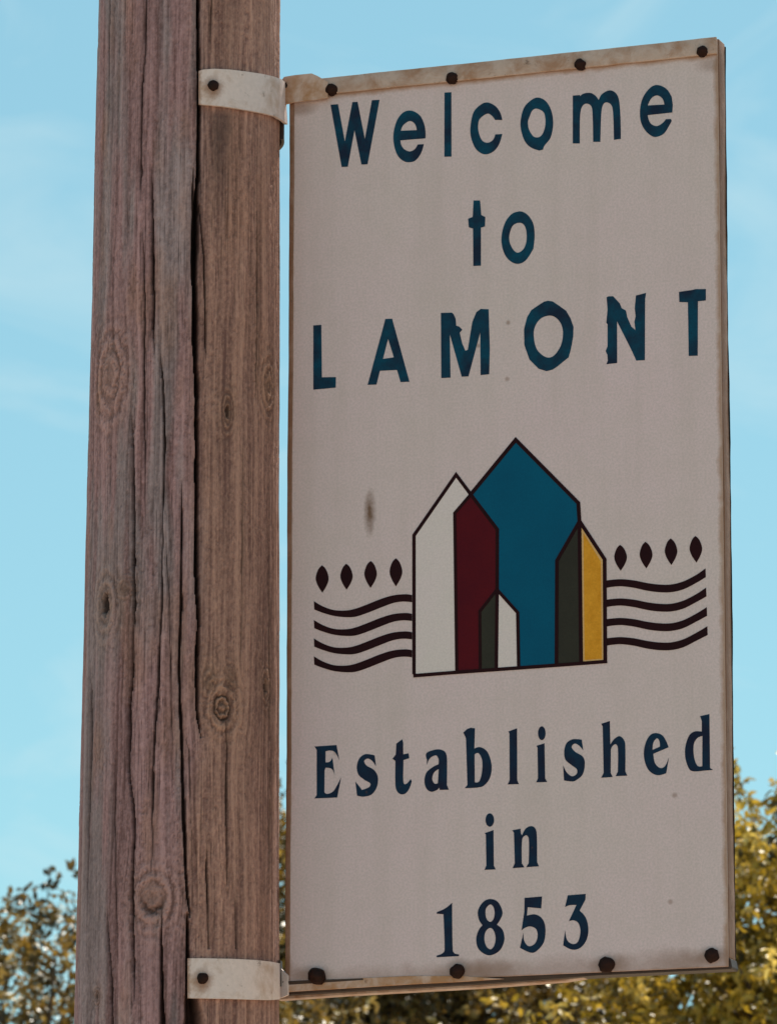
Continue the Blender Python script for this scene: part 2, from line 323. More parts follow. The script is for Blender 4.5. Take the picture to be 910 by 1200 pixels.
# ------------------------------------------------------------------ lettering
LET = [
 ('s',380,90,'51,230 112,225 168,532 230,208 272,206 332,512 390,192 452,190 354,718 304,720 247,436 192,738 142,740'),
 ('s',380,90,'622,522 828,505 825,420s 795,335s 750,293s 697,277s 640,298s 592,365s 566,470s 573,570s 603,650s 650,692s 695,701s 745,687s 790,630s 815,553 765,556 738,596s 700,613s 655,595s 630,560s;626,443 648,395s 700,363s 742,388s 757,438'),
 ('s',500,90,'144,130 200,127 201,655 143,656'),
 ('s',500,90,'617,355 600,295s 560,240s 495,211s 440,230s 382,292s 358,400s 360,490s 393,580s 440,625s 490,636s 548,610s 590,555s 617,470 560,473 540,520s 495,542s 450,520s 425,460s 419,400s 433,345s 492,303s 530,318s 558,354'),
 ('s',590,90,'282,171s 230,188s 168,250s 139,350s 140,430s 168,520s 215,576s 290,605 322,597 332,566s 382,500s 403,400s 397,310s 372,240s 335,193s;272,262s 235,275s 213,320s 197,370s 205,430s 238,485s 275,498s 310,480s 336,420s 341,350s 325,290s'),
 ('s',670,80,'5,225 62,220 65,230 95,208s 150,203s 190,225s 217,262 245,212s 305,182s 355,202s 383,260s 395,400s 398,580 342,587 337,400s 325,310s 285,280s 252,300s 238,370s 230,604 172,604 168,400s 158,315s 115,290s 78,320s 64,400s 62,617 5,617'),
 ('s',670,80,'618,385 820,363 824,300 815,235 770,168s 700,138s 640,160s 580,240s 556,340s 563,440s 600,512s 650,555s 690,563s 750,537s 795,470s 815,430 808,417 768,418 738,452s 690,475s 640,450s;618,306 650,245s 697,223s 740,250s 755,298'),
 ('s',530,220,'172,105 225,105 235,225 268,240 265,318 232,328 232,640 170,642 168,335 133,325 128,255 165,240'),
 ('s',530,220,'545,195s 480,220s 425,300s 400,420s 420,530s 470,600s 535,625s 600,595s 662,500 672,390s 662,300s 630,240s 590,205s;545,288s 490,315s 463,410s 485,490s 530,533s 580,505s 605,440s 605,360s 585,305s'),
 ('s',355,360,'85,150 150,145 155,575 270,574 268,660 85,677'),
 ('s',355,360,'675,97 730,95 872,612 800,615 770,515 630,522 602,635 530,637;697,260 745,412 655,425'),
 ('s',480,340,'255,187 345,185 360,200 375,235 380,292 405,300 430,325 408,350 430,440 455,498 475,490 512,262 545,182 580,155 645,158 655,480 650,690 580,697 577,345 480,708 425,710 327,360 333,718 258,722'),
 ('s',590,330,'330,165 360,158 400,163 455,200 510,240 545,300 570,370 568,450 548,560 530,622 440,695 400,722 350,735 285,715 210,640 168,520 166,390 190,295 225,235 275,200;370,279s 300,305s 255,370s 245,450s 270,555s 340,618s 405,612s 465,530s 485,430s 470,350s 425,295s'),
 ('s',700,320,'72,200 85,192 125,190 180,250 195,288 230,308 240,360 275,440 308,468 300,400 310,355 303,290 312,185 350,175 395,163 387,215 385,715 315,718 280,640 157,395 158,738 70,748 82,720 78,670 64,640 80,600 80,420 70,410 80,300'),
 ('s',700,320,'665,155 780,138 800,132 885,132 885,225 820,232 818,678 745,680 738,240 668,238'),
 ('b',360,840,'60,244 240,232 262,354 228,292s 190,277s 150,283 149,374 185,368s 206,335 224,474 200,427s 150,418 142,440 140,618 165,633s 212,613s 245,562s 277,500 245,662 60,670 78,642 78,272'),
 ('b',360,840,'466,310s 510,308s 552,317 563,405 530,360s 495,343s 466,362s 485,400s 545,435s 577,490s 572,570s 530,635s 465,655s 408,647 395,533 425,570s 447,600 480,590s 512,572s 515,545s 470,518s 420,475s 406,410s 425,345s'),
 ('b',450,840,'148,185 155,215 156,308 200,300 205,340 158,355 155,480 158,540s 172,555 190,545 218,512 226,530 205,590s 175,628s 140,636s 108,615s 92,560s 92,362 68,345 95,310 100,220'),
 ('b',450,840,'350,393 350,350 345,300s 400,274s 455,268s 500,290s 514,345s 513,560 530,598 455,600 450,580 430,602s 385,615s 347,590s 330,530s 345,460s 395,415s 445,390 446,350s 428,318s 395,325s 368,350s;447,428 408,458s 393,510s 412,548s 440,545'),
 ('b',450,840,'648,130 680,100 710,90 743,95 738,262 790,250s 848,292s 880,400s 866,500s 820,562s 770,580s 660,586 682,560 674,300 670,175;740,308 775,300s 803,360s 800,460s 778,530s 742,537'),
 ('b',570,830,'178,190 248,165 249,590 263,622 172,625 188,590 186,210'),
 ('b',570,830,'408,308 473,288 478,575 495,605 405,608 420,575 416,325;DOT 451,205,31,57'),
 ('b',570,830,'700,256s 740,254s 778,258 790,345 755,305s 720,290s 695,318s 725,358s 785,395s 803,450s 787,540s 730,592s 690,600s 633,592 626,470 658,530s 700,558s 737,538s 738,500s 700,470s 645,422s 635,350s 655,285s'),
 ('b',640,830,'448,128 518,105 522,298 560,248s 602,230s 638,268s 645,330s 645,520 662,553 566,557 584,520 585,330s 568,295s 540,310s 526,340 525,530 541,564 448,570 468,530 460,150'),
 ('b',720,820,'340,274s 385,290s 415,330s 440,390 314,444 328,520s 370,560s 410,545s 442,475 420,603 345,619s 280,582s 243,500s 239,410s 262,330s 297,285s;308,412 315,350s 345,316s 365,340s 369,385'),
 ('b',720,820,'698,135 774,118 779,560 804,576 720,583 640,587s 605,562s 578,480s 577,390s 605,300s 650,262s 712,262 712,175;717,298 675,315s 645,370s 648,470s 675,540s 716,546'),
 ('b',540,930,'193,325 265,300 268,590 283,622 192,626 207,590 203,335;DOT 235,217,35,55'),
 ('b',540,930,'418,302 486,288 490,330 500,342 530,287s 575,267s 610,290s 620,350s 622,560 637,597 533,604 554,570 555,375s 533,342s 500,375s 497,572 518,605 422,612 440,572 433,320'),
 ('b',500,1020,'206,266 211,655s 228,683 263,690 263,703 80,713 80,700 128,680s 145,650s 136,360 80,355 82,342 150,312s'),
 ('b',500,1020,'520,235s 582,260s 619,340s 602,400s 572,445 620,490s 634,570s 602,650s 540,692s 480,690s 420,640s 404,560s 425,490s 456,450 425,400s 419,330s 460,260s;518,280s 485,310s 480,360s 490,400s 518,423s 545,400s 555,350s 545,300s;520,472s 482,500s 470,560s 485,620s 520,648s 550,620s 563,560s 550,500s'),
 ('b',580,1020,'240,226 383,214 376,312 265,302 258,372 330,362s 387,400s 411,480s 397,590s 340,660s 290,675s 202,635 231,512 237,580s 275,622s 325,600s 347,540s 335,482s 290,460s 250,468s 215,492 238,340'),
 ('b',580,1020,'594,205 740,193 738,240 690,330 742,390s 762,480s 747,570s 697,635s 630,650s 556,615 572,495 590,575s 640,605s 680,580s 698,500s 682,435s 645,410s 603,417 665,283 610,286s 572,300'),
]
for kind, ox, oy, txt in LET:
    dots = []
    if 'DOT' in txt:
        txt, dd = txt.split(';DOT'); cx, cy, rx, ry = [float(q) for q in dd.replace(' ', '').split(',')]
        dots = [[ell(ox+cx/7, oy+cy/7, rx/7, ry/7, 18)]]
    flat('letter', [parse(txt, ox, oy)]+dots, MAT_SANS if kind == 's' else MAT_SERIF, sign)

# ------------------------------------------------------------------ emblem
def fill(name, pts, mat, h): return flat(name, [[pts]], mat, sign, z1=h)
X1 = (551.4,579.5)
fill('house_shape', [(485.5,627.5),(534.2,557),X1,(532.5,601.5),(535,788.5),(486.5,791.5)], MAT_WHITE, .0003)
fill('house_shape', [X1,(582.3,620.5),(582.5,692),(562,716.5),(562.5,786.5),(535,788.5),(532.5,601.5)], MAT_MAROON, .0003)
fill('house_shape', [X1,(604,516),(677,590),(678.6,612),(652.2,657),(651.5,780),(608,783),(606.5,718),(582,692),(582.3,620.5)], MAT_TEAL, .0003)
fill('house_shape', [(582,692),(581.5,785),(562.5,786.5),(562,716.5)], MAT_DARK, .0003)
fill('house_shape', [(582,692),(606.5,718),(608,783),(581.5,785)], MAT_WHITE, .00032)
fill('house_shape', [(678.6,612),(680.6,778),(651.5,780),(652.2,657)], MAT_DARK, .0003)
fill('house_shape', [(678.6,612),(707.8,655),(709,776),(680.6,778)], MAT_TAN, .0003)
fill('house_shape', [(683.3,625),(703.6,658),(704.6,772),(684.5,773.5)], MAT_YEL, .0005)
LW = 4.0
lines = [([(485,790),(485,627.5),(534.2,556.5),X1,(582.5,620.5),(582.3,692),(581.3,785)], LW),
         ([X1,(532.6,601.5),(535,788.5)], 3.6), ([X1,(604,515.5),(677.2,589.5),(678.6,612),(680.6,778)], LW+.4),
         ([(678.6,611),(652.2,657),(651.6,780)], LW), ([(678.8,611),(708,655.5),(708.8,777)], LW+.3),
         ([(582,691),(606.3,718),(607.5,783)], 3.8), ([(582,691),(562,716.5),(562.5,786.5)], 3.2),
         ([(484.2,792),(534,788),(650,779.8),(711,775.2)], LW)]
for i, (p, w) in enumerate(lines):
    flat('house_outline', [stroke(p, w)], MAT_LINE, sign, z1=.0007+i*.00004)
wl_t = [(55,452),(130,495),(220,525),(320,528),(400,512),(500,475),(600,435),(700,405),(800,395),(858,402)]
wl_b = [(858,460),(780,455),(700,468),(600,505),(500,545),(400,578),(320,583),(220,573),(130,548),(58,520)]
wr_t = [(70,492),(130,485),(200,482),(300,492),(400,512),(500,525),(600,525),(700,500),(800,450),(882,393)]
wr_b = [(885,464),(800,515),(700,565),(600,588),(500,588),(400,575),(300,553),(200,540),(130,543),(70,552)]
def wave(t, b, ox, oy, dy, sx=0):
    s = lambda L_: ' '.join('%g,%g%s' % (x+sx*(x > 800), y+dy, '' if i in (0, len(L_)-1) else 's') for i, (x, y) in enumerate(L_))
    return parse(s(t)+' '+s(b), ox, oy)
for dy in (0, 154, 305, 452): flat('wave_stripe', [wave(wl_t, wl_b, 360, 640, dy)], MAT_LINE, sign, z1=.0005)
for i, dy in enumerate((0, 158, 318, 475)): flat('wave_stripe', [wave(wr_t, wr_b, 700, 610, dy, i*5)], MAT_LINE, sign, z1=.0005)
def drop(x0, x1, yt, yb, xt, xb, ox, oy):
    cy = yt+(yb-yt)*.46; h = yb-yt
    t = f'{xt},{yt} {xt+(x1-xt)*.62},{yt+h*.16}s {x1},{cy}s {x1-(x1-xb)*.28},{cy+h*.26}s {xb},{yb} {x0+(xb-x0)*.28},{cy+h*.26}s {x0},{cy}s {xt-(xt-x0)*.62},{yt+h*.16}s'
    return parse(t, ox, oy)
for a in ((70,175,158,382,122,124,360,640),(272,372,145,358,320,322,360,640),(468,570,122,343,520,518,360,640),(675,778,100,330,726,726,360,640),
          (135,238,200,412,182,187,700,610),(343,447,175,393,390,397,700,610),(549,651,147,365,597,602,700,610),(752,854,127,345,800,808,700,610)):
    flat('seed_mark', [drop(*a)], MAT_LINE, sign, z1=.0005)

# ================================================================== the pole
YP = 7.425                                                       # depth of its axis
pt = at(222.3, 0, YP); pb = at(208, 1200, YP)
def axis(z):                                                     # centre of the pole at height z
    t = (z-pb[2])/(pt[2]-pb[2]); return pb[0]+(pt[0]-pb[0])*t
def zpy(py): return at(215, py, YP)[2]
_Y = [-900, 0, 300, 600, 900, 1200, 3200]
_R = [103.0, 105.8, 109.2, 112.2, 116.0, 119.5, 131]
_rz = []
for y, r in zip(_Y, _R):
    z = at(215, y, YP)[2]; d = (np.array([0, YP, z])-EYEV)@FW; _rz.append((z, r/FPX*d*.9985))
_rz = sorted(_rz); RZ = np.array([q[0] for q in _rz]); RR = np.array([q[1] for q in _rz])
def radius(z): return np.interp(z, RZ, RR)
# value noise on a lattice, periodic enough
lat = rng.random((512, 512))
def vnoise(x, y):
    xi = np.floor(x).astype(int); yi = np.floor(y).astype(int); fx = x-xi; fy = y-yi
    fx = fx*fx*(3-2*fx); fy = fy*fy*(3-2*fy)
    a = lat[xi % 512, yi % 512]; b = lat[(xi+1) % 512, yi % 512]; c = lat[xi % 512, (yi+1) % 512]; d = lat[(xi+1) % 512, (yi+1) % 512]
    return (a*(1-fx)+b*fx)*(1-fy)+(c*(1-fx)+d*fx)*fy
def fbm(x, y, o=4, g=.5):
    s = 0; a = 1; t = 0
    for i in range(o): s = s+a*vnoise(x*2**i+17*i, y*2**i+31*i); t += a; a *= g
    return s/t
# knots: px, py, radius px (lateral), vertical stretch, hole depth, darkness
KN = [(127,709,10,1.5,.006,1.0,0), (264,829,11,1.1,.004,1.0,1), (313,804,5,1.9,.006,1.0,0), (184,1053,13,1.0,.005,.9,2),
      (270,482,4,2.4,.004,.8,0), (132,440,16,1.3,-.0015,.15,3), (316,452,9,1.5,-.001,.15,3), (250,797,7,1.4,.0,.7,4), (274,799,6,1.4,.0,.6,4), (118,1168,3.5,1.2,.001,.6,0),
      (150,690,7,.8,.001,.5,4)]
CR = [ # (points (y, x)), width px, depth m
 ([(-60,231),(0,232),(75,233),(125,233.5),(200,233),(300,228),(400,228.8),(450,231),(520,231.4),(600,230.6),(690,231.4),(730,234),(800,231),(840,232),(870,236)], [3,3.2,3.4,3.6,4.5,7.5,6.5,5.2,4.8,4.8,5,4.6,3.4,2.4,0], .04),
 ([(560,213),(600,213),(700,212),(790,210),(880,212.5),(980,216.6),(1050,220.5),(1082,224)], [0,1.8,2.4,2.6,3.0,3.4,3.2,0], .02),
 ([(1060,219.5),(1085,220.5),(1120,220),(1160,224),(1185,227),(1230,227)], [0,2.5,3.5,11,17,18], .035),
 ([(1062,190),(1100,188.6),(1150,189),(1200,190.5),(1240,190.5)], [0,2.2,4.2,6,6], .022),
 ([(470,154),(520,155.5),(600,157),(700,156.6),(790,155),(830,151.4),(900,149.6),(925,153),(960,157.5),(1050,155),(1130,156.6),(1185,158.5)], [0,2.4,3.2,3,3.2,3.2,2.8,2.8,3.5,3.2,2.6,0], .016),
 ([(-60,171),(0,170.8),(60,170.5),(100,166),(200,165.5),(240,166)], [1.6,2,2,2.2,2.2,0], .007),
 ([(190,178),(240,179),(300,178.6),(380,178.8),(425,181)], [0,3,3.4,2.8,0], .014),
 ([(400,188),(440,190),(500,193),(600,191),(720,188.6),(800,185.5),(860,180),(900,178.6),(1000,178.4),(1040,178)], [0,2,2.4,1.6,1.6,2.4,2.8,2.2,1.4,0], .010),
 ([(260,167.5),(300,168.6),(430,168.8),(560,170),(640,170)], [0,1.8,2.2,1.4,0], .006),
 ([(770,107),(830,107.5),(900,106),(960,104.5),(1080,103)], [0,2.2,2.6,2.4,0], .009),
 ([(190,226.5),(240,227),(300,226.5),(330,227)], [0,3.2,4.5,5], .02),
 ([(190,229),(240,234),(300,239.5),(400,240.5),(430,241)], [0,1.8,2.2,1.6,0], .008),
 ([(150,301),(300,301.5),(440,300),(480,299)], [0,1.6,1.8,0], .005),
 ([(470,284),(600,284),(760,283),(790,282)], [0,1.4,1.4,0], .004),
 ([(580,314),(640,315.5),(790,317),(880,317.5),(1010,317),(1050,318)], [0,1.4,2,2,1.6,0], .006),
 ([(820,264),(880,265.6),(950,265.5),(1020,267),(1060,268)], [0,1.7,1.9,1.5,0], .006),
 ([(960,242),(1010,243),(1112,244.5)], [0,2,1.6], .006), ([(1040,276),(1070,276),(1112,277)], [0,1.6,1.4], .004),
 ([(1060,126),(1090,126),(1140,130),(1200,132),(1240,132)], [0,1.6,2.4,3,3], .008),
 ([(-60,248),(0,248),(40,247),(80,247)], [1.8,1.8,1.4,0], .004), ([(-60,126),(0,128),(120,127),(200,126)], [1.4,1.6,1.4,0], .004),
 ([(170,149),(260,150),(340,149)], [0,1.2,0], .003), ([(620,192.5),(660,196),(760,200),(860,201),(960,198)], [0,1.4,1.4,1.2,0], .004),
 ([(860,215),(880,221),(930,223),(1000,226)], [0,1.6,1.4,0], .004), ([(600,134),(680,133),(740,138)], [0,1.2,0], .003), ([(850,133),(940,134),(1060,136),(1160,139)], [0,1.4,1.4,0], .004),
]
Z0, Z1 = zpy(1240), zpy(-45); DZ = .00135
zf = np.arange(Z0, Z1, DZ)
zz = np.concatenate([np.linspace(-.3, Z0-.03, 40), [Z0-.01], zf, [Z1+.01], np.linspace(Z1+.03, 9.2, 70)])
half = rad(97); nf = 330
th = np.concatenate([np.linspace(-half, half, nf), np.linspace(half, 2*math.pi-half, 60)[1:-1]])   # 0 = towards the viewer, + = right
TH, ZZ = np.meshgrid(th, zz); R0 = radius(ZZ)
fine = (ZZ > Z0-.02) & (ZZ < Z1+.02)
def surf(R): return np.stack([axis(ZZ)+R*np.sin(TH), YP-R*np.cos(TH), ZZ], -1)
P0 = surf(R0); PX, PY = project(P0.reshape(-1, 3)); PX = PX.reshape(TH.shape); PY = PY.reshape(TH.shape)
front = (np.cos(TH) > -.15)
s = TH*R0*1000                                                   # arc length in mm, and pixel scale ~ .885 px/mm
zm = ZZ*1000
# fibre coordinate deflected around the knots
sd_ = s.copy(); ring = np.zeros_like(s); kmask = np.zeros_like(s); hole = np.zeros_like(s); kd = np.zeros_like(s)
for kx, ky, kr, kv, kdp, kdark, kt in KN:
    zk = zpy(ky); xk = at(kx, ky, YP)[0]; Rk = float(radius(zk))
    tk = math.asin(max(-.985, min(.985, (xk-axis(zk))/Rk)))
    zc = at(kx, ky, YP-Rk*math.cos(tk))[2]
    a = kr/.885; ds = s-tk*R0*1000; dz = (zm-zc*1000)/kv/ (1.0)
    r2 = (ds*ds+(dz*.8)**2)
    sd_ = sd_ - ds*(a*a*1.6)/(r2+a*a*.9)*np.exp(-r2/(a*a*22))
    r = np.sqrt(r2)/a
    nz = fbm(s/3.+kx, zm/4.+ky, 3)
    if kt == 0: m = np.clip((.78-r+(nz-.5)*.5)*4, 0, 1); hole += m*kdp; kd = np.maximum(kd, m*kdark)
    elif kt == 1:
        m = np.exp(-((r-.92+(nz-.5)*.3)/.12)**2); m2 = np.exp(-((r-.45+(nz-.5)*.5)/.14)**2)*.7; hole += np.maximum(m, m2)*kdp; kd = np.maximum(kd, np.maximum(m, m2)*kdark)
    elif kt == 2:
        m = np.clip((np.exp(-((r-.85+(nz-.5)*.5)/.22)**2)*np.clip(.55-dz/a*.6, 0.15, 1))+np.clip(.5-r, 0, 1)*.7, 0, 1); hole += m*kdp; kd = np.maximum(kd, m*kdark)
    elif kt == 4: m = np.exp(-(r*1.0)**2)*np.clip(nz*1.6-.2, 0, 1); kd = np.maximum(kd, m*kdark)
    w = np.exp(-(r/2.6)**2); kmask = np.maximum(kmask, w)
    ring = ring + (.35 if kt == 4 else 1.)*(np.sin(r*7.5+nz*5)*.5)*np.exp(-((r-1.4)/1.3)**2)
sw = sd_ + (fbm(s/40, zm/260, 2)-.5)*10
g1 = fbm(sw/7., zm/420., 4, .6); g2 = fbm(sw/2.2+40, zm/150.+9, 3, .6); g3 = fbm(sw/1.1+90, zm/45.+5, 2)
lowf = fbm(sw/30.+7, zm/300.+3, 3)
chk = np.clip((.30-np.abs(fbm(sw/4.5+200, zm/330., 3)-.5)*6)*3, 0, 1)*np.clip((lowf-.40)*6, 0, 1)   # fine drying checks
disp = (g1-.5)*.0034 + (g2-.5)*.0014 + (g3-.5)*.0008 + ring*.0016 - chk*.0016 + (fbm(s/60, zm/500, 2)-.5)*.004*(1-kmask)
crk = np.zeros_like(s); rim = np.zeros_like(s); depth = np.zeros_like(s)
jit = (vnoise(zm/22., s*0+3.3)-.5)*1.2 + (fbm(zm/60., s*0+8.3, 2)-.5)*3.2
for pts, wd, dp in CR:
    ys = np.array([p[0] for p in pts], float); xs = np.array([p[1] for p in pts], float)
    inr = (PY > ys[0]) & (PY < ys[-1]) & front
    xc = np.interp(PY, ys, xs)+jit*.7; w = np.interp(PY, ys, np.array(wd, float))*(.72+.5*(vnoise(zm/30., s*0+xs[0])))
    d = np.abs(PX-xc)
    m = np.where(inr & (w > .05), np.clip(1.25-d/(np.maximum(w, .3)*.5), 0, 1), 0); m = m*m*(3-2*m) if False else np.sqrt(m)
    k = np.clip(w/2.2, 0, 1)
    depth = np.maximum(depth, m*dp*k); crk = np.maximum(crk, m*k)
    rim = np.maximum(rim, np.where(inr, np.exp(-(d/ (w+2.2))**2)*k*.8, 0))
disp = np.where(fine, disp, disp*.6)
# the two halves either side of the big split stand slightly apart
main_x = np.interp(PY, [p[0] for p in CR[0][0]]+[980,1050,1200], [p[1] for p in CR[0][0]]+[216.6,220.5,226])
dm = PX-main_x
disp += np.where(front & fine, -.0022*np.exp(-np.abs(dm)/14), 0)
iso = fbm(s/3.2+500, zm/5.5+70, 4, .65); spk = fbm(s/1.6+30, zm/2.2+30, 2)
xck = np.clip((.16-np.abs(fbm(s/9.+300, zm/26.+100, 4, .6)-.5)*5)*6, 0, 1)*np.clip((fbm(s/22.+9, zm/70.+9, 2)-.5)*6, 0, 1)
disp += (iso-.5)*.0011*np.clip(np.cos(TH)*2, 0, 1)-xck*.0008
R1 = R0 + disp - depth - hole
P1 = surf(R1)
nz_, nt_ = TH.shape
idx = np.arange(nz_*nt_).reshape(nz_, nt_)
a_ = idx[:-1]; b_i = np.roll(idx, -1, 1)[:-1]; c_ = np.roll(idx, -1, 1)[1:]; d_ = idx[1:]
F = np.stack([a_, b_i, c_, d_], -1).reshape(-1, 4)
m, n, l, b = newmat('weathered_pole_wood', .85, spec=.25)
at_ = n.new('ShaderNodeAttribute'); at_.attribute_name = 'wood'; nb = NB(m)
co = nb.coord(scale=(1, 1, .16)); fn = nb.noise(co, 900, 4, .7); co2 = nb.coord(scale=(1,1,.35)); fn2 = nb.noise(co2, 260, 4, .6)
cc = nb.mix(nb.rng(fn, .3, .7, 0, .5), at_.outputs['Color'], nb.mix(1., at_.outputs['Color'], (.62,.60,.60), 'MULTIPLY'))
cc = nb.mix(nb.rng(fn2, .45, .75, 0, .45), cc, nb.mix(1., cc, (1.28,1.25,1.24), 'MULTIPLY'))
l.new(cc, b.inputs['Base Color']); nb.bump(nb.math('ADD', fn, fn2), .6, .0013, b)
me = np_mesh('utility_pole', P1.reshape(-1, 3), F, m)
# colour: the wood's own greys, browns, dark weathered fibres, stains; darkened inside cracks and beside them
g = np.clip(.55+(g1-.5)*1.3+(g2-.5)*.75+(g3-.5)*.6+(iso-.5)*.9+(spk-.5)*.5+ring*.75-xck*.35, 0, 1)[..., None]
left = 1/(1+np.exp((dm+2)/5.)); left = np.where(front, left, .5)
gry = np.clip((fbm(sw/26.+11, zm/240.+2, 3)-.42)*5, 0, 1)*left
lowc = lowf[..., None]
darkA = np.array([.165,.090,.090]); liteA = np.array([.440,.272,.280])
darkB = np.array([.175,.092,.080]); liteB = np.array([.465,.275,.215])
colL = darkA+(liteA-darkA)*g; colR = darkB+(liteB-darkB)*g
col = colL*left[..., None]+colR*(1-left[..., None])
greyc = np.array([.17,.135,.140])+np.array([.19,.17,.175])*g
col = col*(1-.75*gry[..., None])+greyc*.75*gry[..., None]
ora = np.clip((fbm(s/35.+60, zm/120.+60, 3)-.55)*5, 0, 1)[..., None]*.45
col = col*(1-ora)+np.array([.36,.195,.14])*(.5+.7*g)*ora
col *= (.80+.45*lowc)*np.array([1., .955, .97])
km = (kmask*.35)[..., None]; col = col*(1-km)+np.array([.30,.17,.10])*(.45+.8*g)*km
drk = np.clip(.45*chk+kd*.92+crk*.85+rim*.28, 0, .93)[..., None]; col = col*(1-drk)+np.array([.022,.010,.008])*drk
# run-off stain on the fibres below the top bracket
st = np.exp(-((PX-258-jit*2)/13)**2)*np.clip((PY-125)/12, 0, 1)*np.clip((300-PY)/140, 0, 1)*np.where(front, 1, 0)*(.35+.75*g1)
st = np.clip(st, 0, .75)[..., None]; col = col*(1-st)+np.array([.05,.032,.030])*st
col = np.clip(col, .003, 1)
ca = me.color_attributes.new('wood', 'FLOAT_COLOR', 'POINT')
ca.data.foreach_set('color', np.concatenate([col.reshape(-1, 3), np.ones((nz_*nt_, 1))], 1).astype(np.float32).ravel())
pole = bpy.data.objects.new('utility_pole', me); C.objects.link(pole)
tag(pole, 'thick weathered wooden utility pole with long cracks and knots', 'pole')

# ================================================================== brackets
def on_pole(px, py, dr):
    """where the ray through (px, py) meets a sleeve dr wider than the pole; beyond the edge, its outermost line"""
    d = ray(px, py); z = zpy(py)
    for _ in range(5):
        cx = axis(z); R = float(radius(z))+dr
        A = d[0]**2+d[1]**2; B = -2*(d[0]*cx+d[1]*YP); Cc = cx*cx+YP*YP-R*R; D = max(0., B*B-4*A*Cc)
        t = (-B-math.sqrt(D))/(2*A); z = EYE+d[2]*t
    return np.array([d[0]*t, d[1]*t, z])
def plate(name, top, bot, th, mat, parent, bow=0):
    """solid sheet between two rows of 3D points; th = thickness along its own normal"""
    n = len(top); T = np.array(top); B = np.array(bot); rows = 6
    G = np.array([T*(1-k/rows)+B*(k/rows) for k in range(rows+1)])   # rows x n x 3
    du = np.gradient(G, axis=1); dv = np.gradient(G, axis=0); nn = np.cross(du, dv); nn /= np.linalg.norm(nn, axis=-1, keepdims=True)
    Gb = G + nn*th
    vs = list(G.reshape(-1, 3))+list(Gb.reshape(-1, 3)); k = (rows+1)*n; fs = []
    for i in range(rows):
        for j in range(n-1):
            a = i*n+j; fs += [(a, a+1, a+n+1, a+n), (k+a, k+a+n, k+a+n+1, k+a+1)]
    for j in range(n-1): fs += [(j, k+j, k+j+1, j+1), (rows*n+j, rows*n+j+1, k+rows*n+j+1, k+rows*n+j)]
    for i in range(rows): fs += [(i*n, i*n+n, k+i*n+n, k+i*n), (i*n+n-1, k+i*n+n-1, k+i*n+2*n-1, i*n+2*n-1)]
    o = mesh_obj(name, vs, fs, mat, parent, True)
    bm = bmesh.new(); bm.from_mesh(o.data); bmesh.ops.recalc_face_normals(bm, faces=bm.faces); bm.to_mesh(o.data); bm.free()
    md = o.modifiers.new('edge', 'EDGE_SPLIT'); md.split_angle = rad(35)
    return o
def bracket(top_px, bot_px, bolt_px, label, rear, tabpts=None, tabmat=None):
    e = bpy.data.objects.new('mounting_bracket', None); C.objects.link(e)
    base = on_pole(*bot_px[0], 0); e.location = base; inv = -Vector(base)
    tag(e, label, 'bracket', 'metal brackets holding the sign to the pole')
    def rel(pts): return [np.array(p)-base for p in pts]
    def dens(L_, m=28):
        L_ = np.array(L_, float); t = np.linspace(0, len(L_)-1, m); 
        return [(np.interp(q, range(len(L_)), L_[:, 0]), np.interp(q, range(len(L_)), L_[:, 1])) for q in t]
    sleeve = lambda x: .0055+.0042*min(1, max(0, (x-296)/34)) if dr > .005 else .0055
    a0, a1, zt, zb, dr = rear
    T = [on_pole(x, y, sleeve(x)) for x, y in dens(top_px)]; B = [on_pole(x, y, sleeve(x)) for x, y in dens(bot_px)]
    ms = MAT_STRAP.copy(); nb = NB(ms); bs = ms.node_tree.nodes['Principled BSDF']; src = bs.inputs['Base Color'].links[0].from_socket
    co = nb.coord(); xz = nb.xyz(co); nz = nb.noise(co, 150, 5, .65); bp = np.array(on_pole(*bolt_px, .0058))-base
    halo = nb.spot(xz, float(bp[0]), float(bp[2])-.003, .011, .013, .5, nz)
    edge = nb.rng(nb.math('ADD', xz[0], nb.math('MULTIPLY', nb.math('SUBTRACT', nz, .5), .012)), .0005, .005, 1, 0)
    c = nb.mix(nb.math('MULTIPLY', nb.math('MAXIMUM', halo, edge), .75), src, (.24,.11,.06)); ms.node_tree.links.new(c, bs.inputs['Base Color'])
    plate('strap', rel(T), rel(B), .004, ms, e)
    # rear half of the strap, round the far side of the pole
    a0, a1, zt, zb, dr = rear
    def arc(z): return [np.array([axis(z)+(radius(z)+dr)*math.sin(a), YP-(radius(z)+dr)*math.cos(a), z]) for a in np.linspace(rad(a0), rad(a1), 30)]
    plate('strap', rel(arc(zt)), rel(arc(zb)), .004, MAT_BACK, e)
    x, y = bolt_px; P = on_pole(x, y, .0058); nrmv = Vector((P[0]-axis(P[2]), P[1]-YP, 0)).normalized()
    vs, fs = dome(.0075, .0045, seed=int(x), rough=.09); o = mesh_obj('bolt', vs, fs, MAT_BOLT, e, True)
    o.location = Vector(P)-Vector(base)+nrmv*.001; o.rotation_euler = nrmv.to_track_quat('-Y', 'Z').to_euler()
    return e, rel
def onsign(x, y, w):
    a, b2 = uv(x, y, w); return O_+U_*a+V_*b2+Nf*w
e1, rel = bracket([(233,83),(238,81.5),(250,80.5),(270,81.5),(290,84),(310,87),(322,90),(330,93),(334,96)],
                  [(233,122),(250,123.5),(265,125),(280,127.5),(295,130),(310,133),(322,136),(331,141),(337,146)],
                  (250,100), 'upper mounting bracket, curved strap with rust-stained tab at the sign top left corner',
                  (84, 200, zpy(108), zpy(166), .0062))
def tabplate(name, top, bot, mat, e, rel, th=.003): return plate(name, rel([onsign(*q) for q in top]), rel([onsign(*q) for q in bot]), th, mat, e)
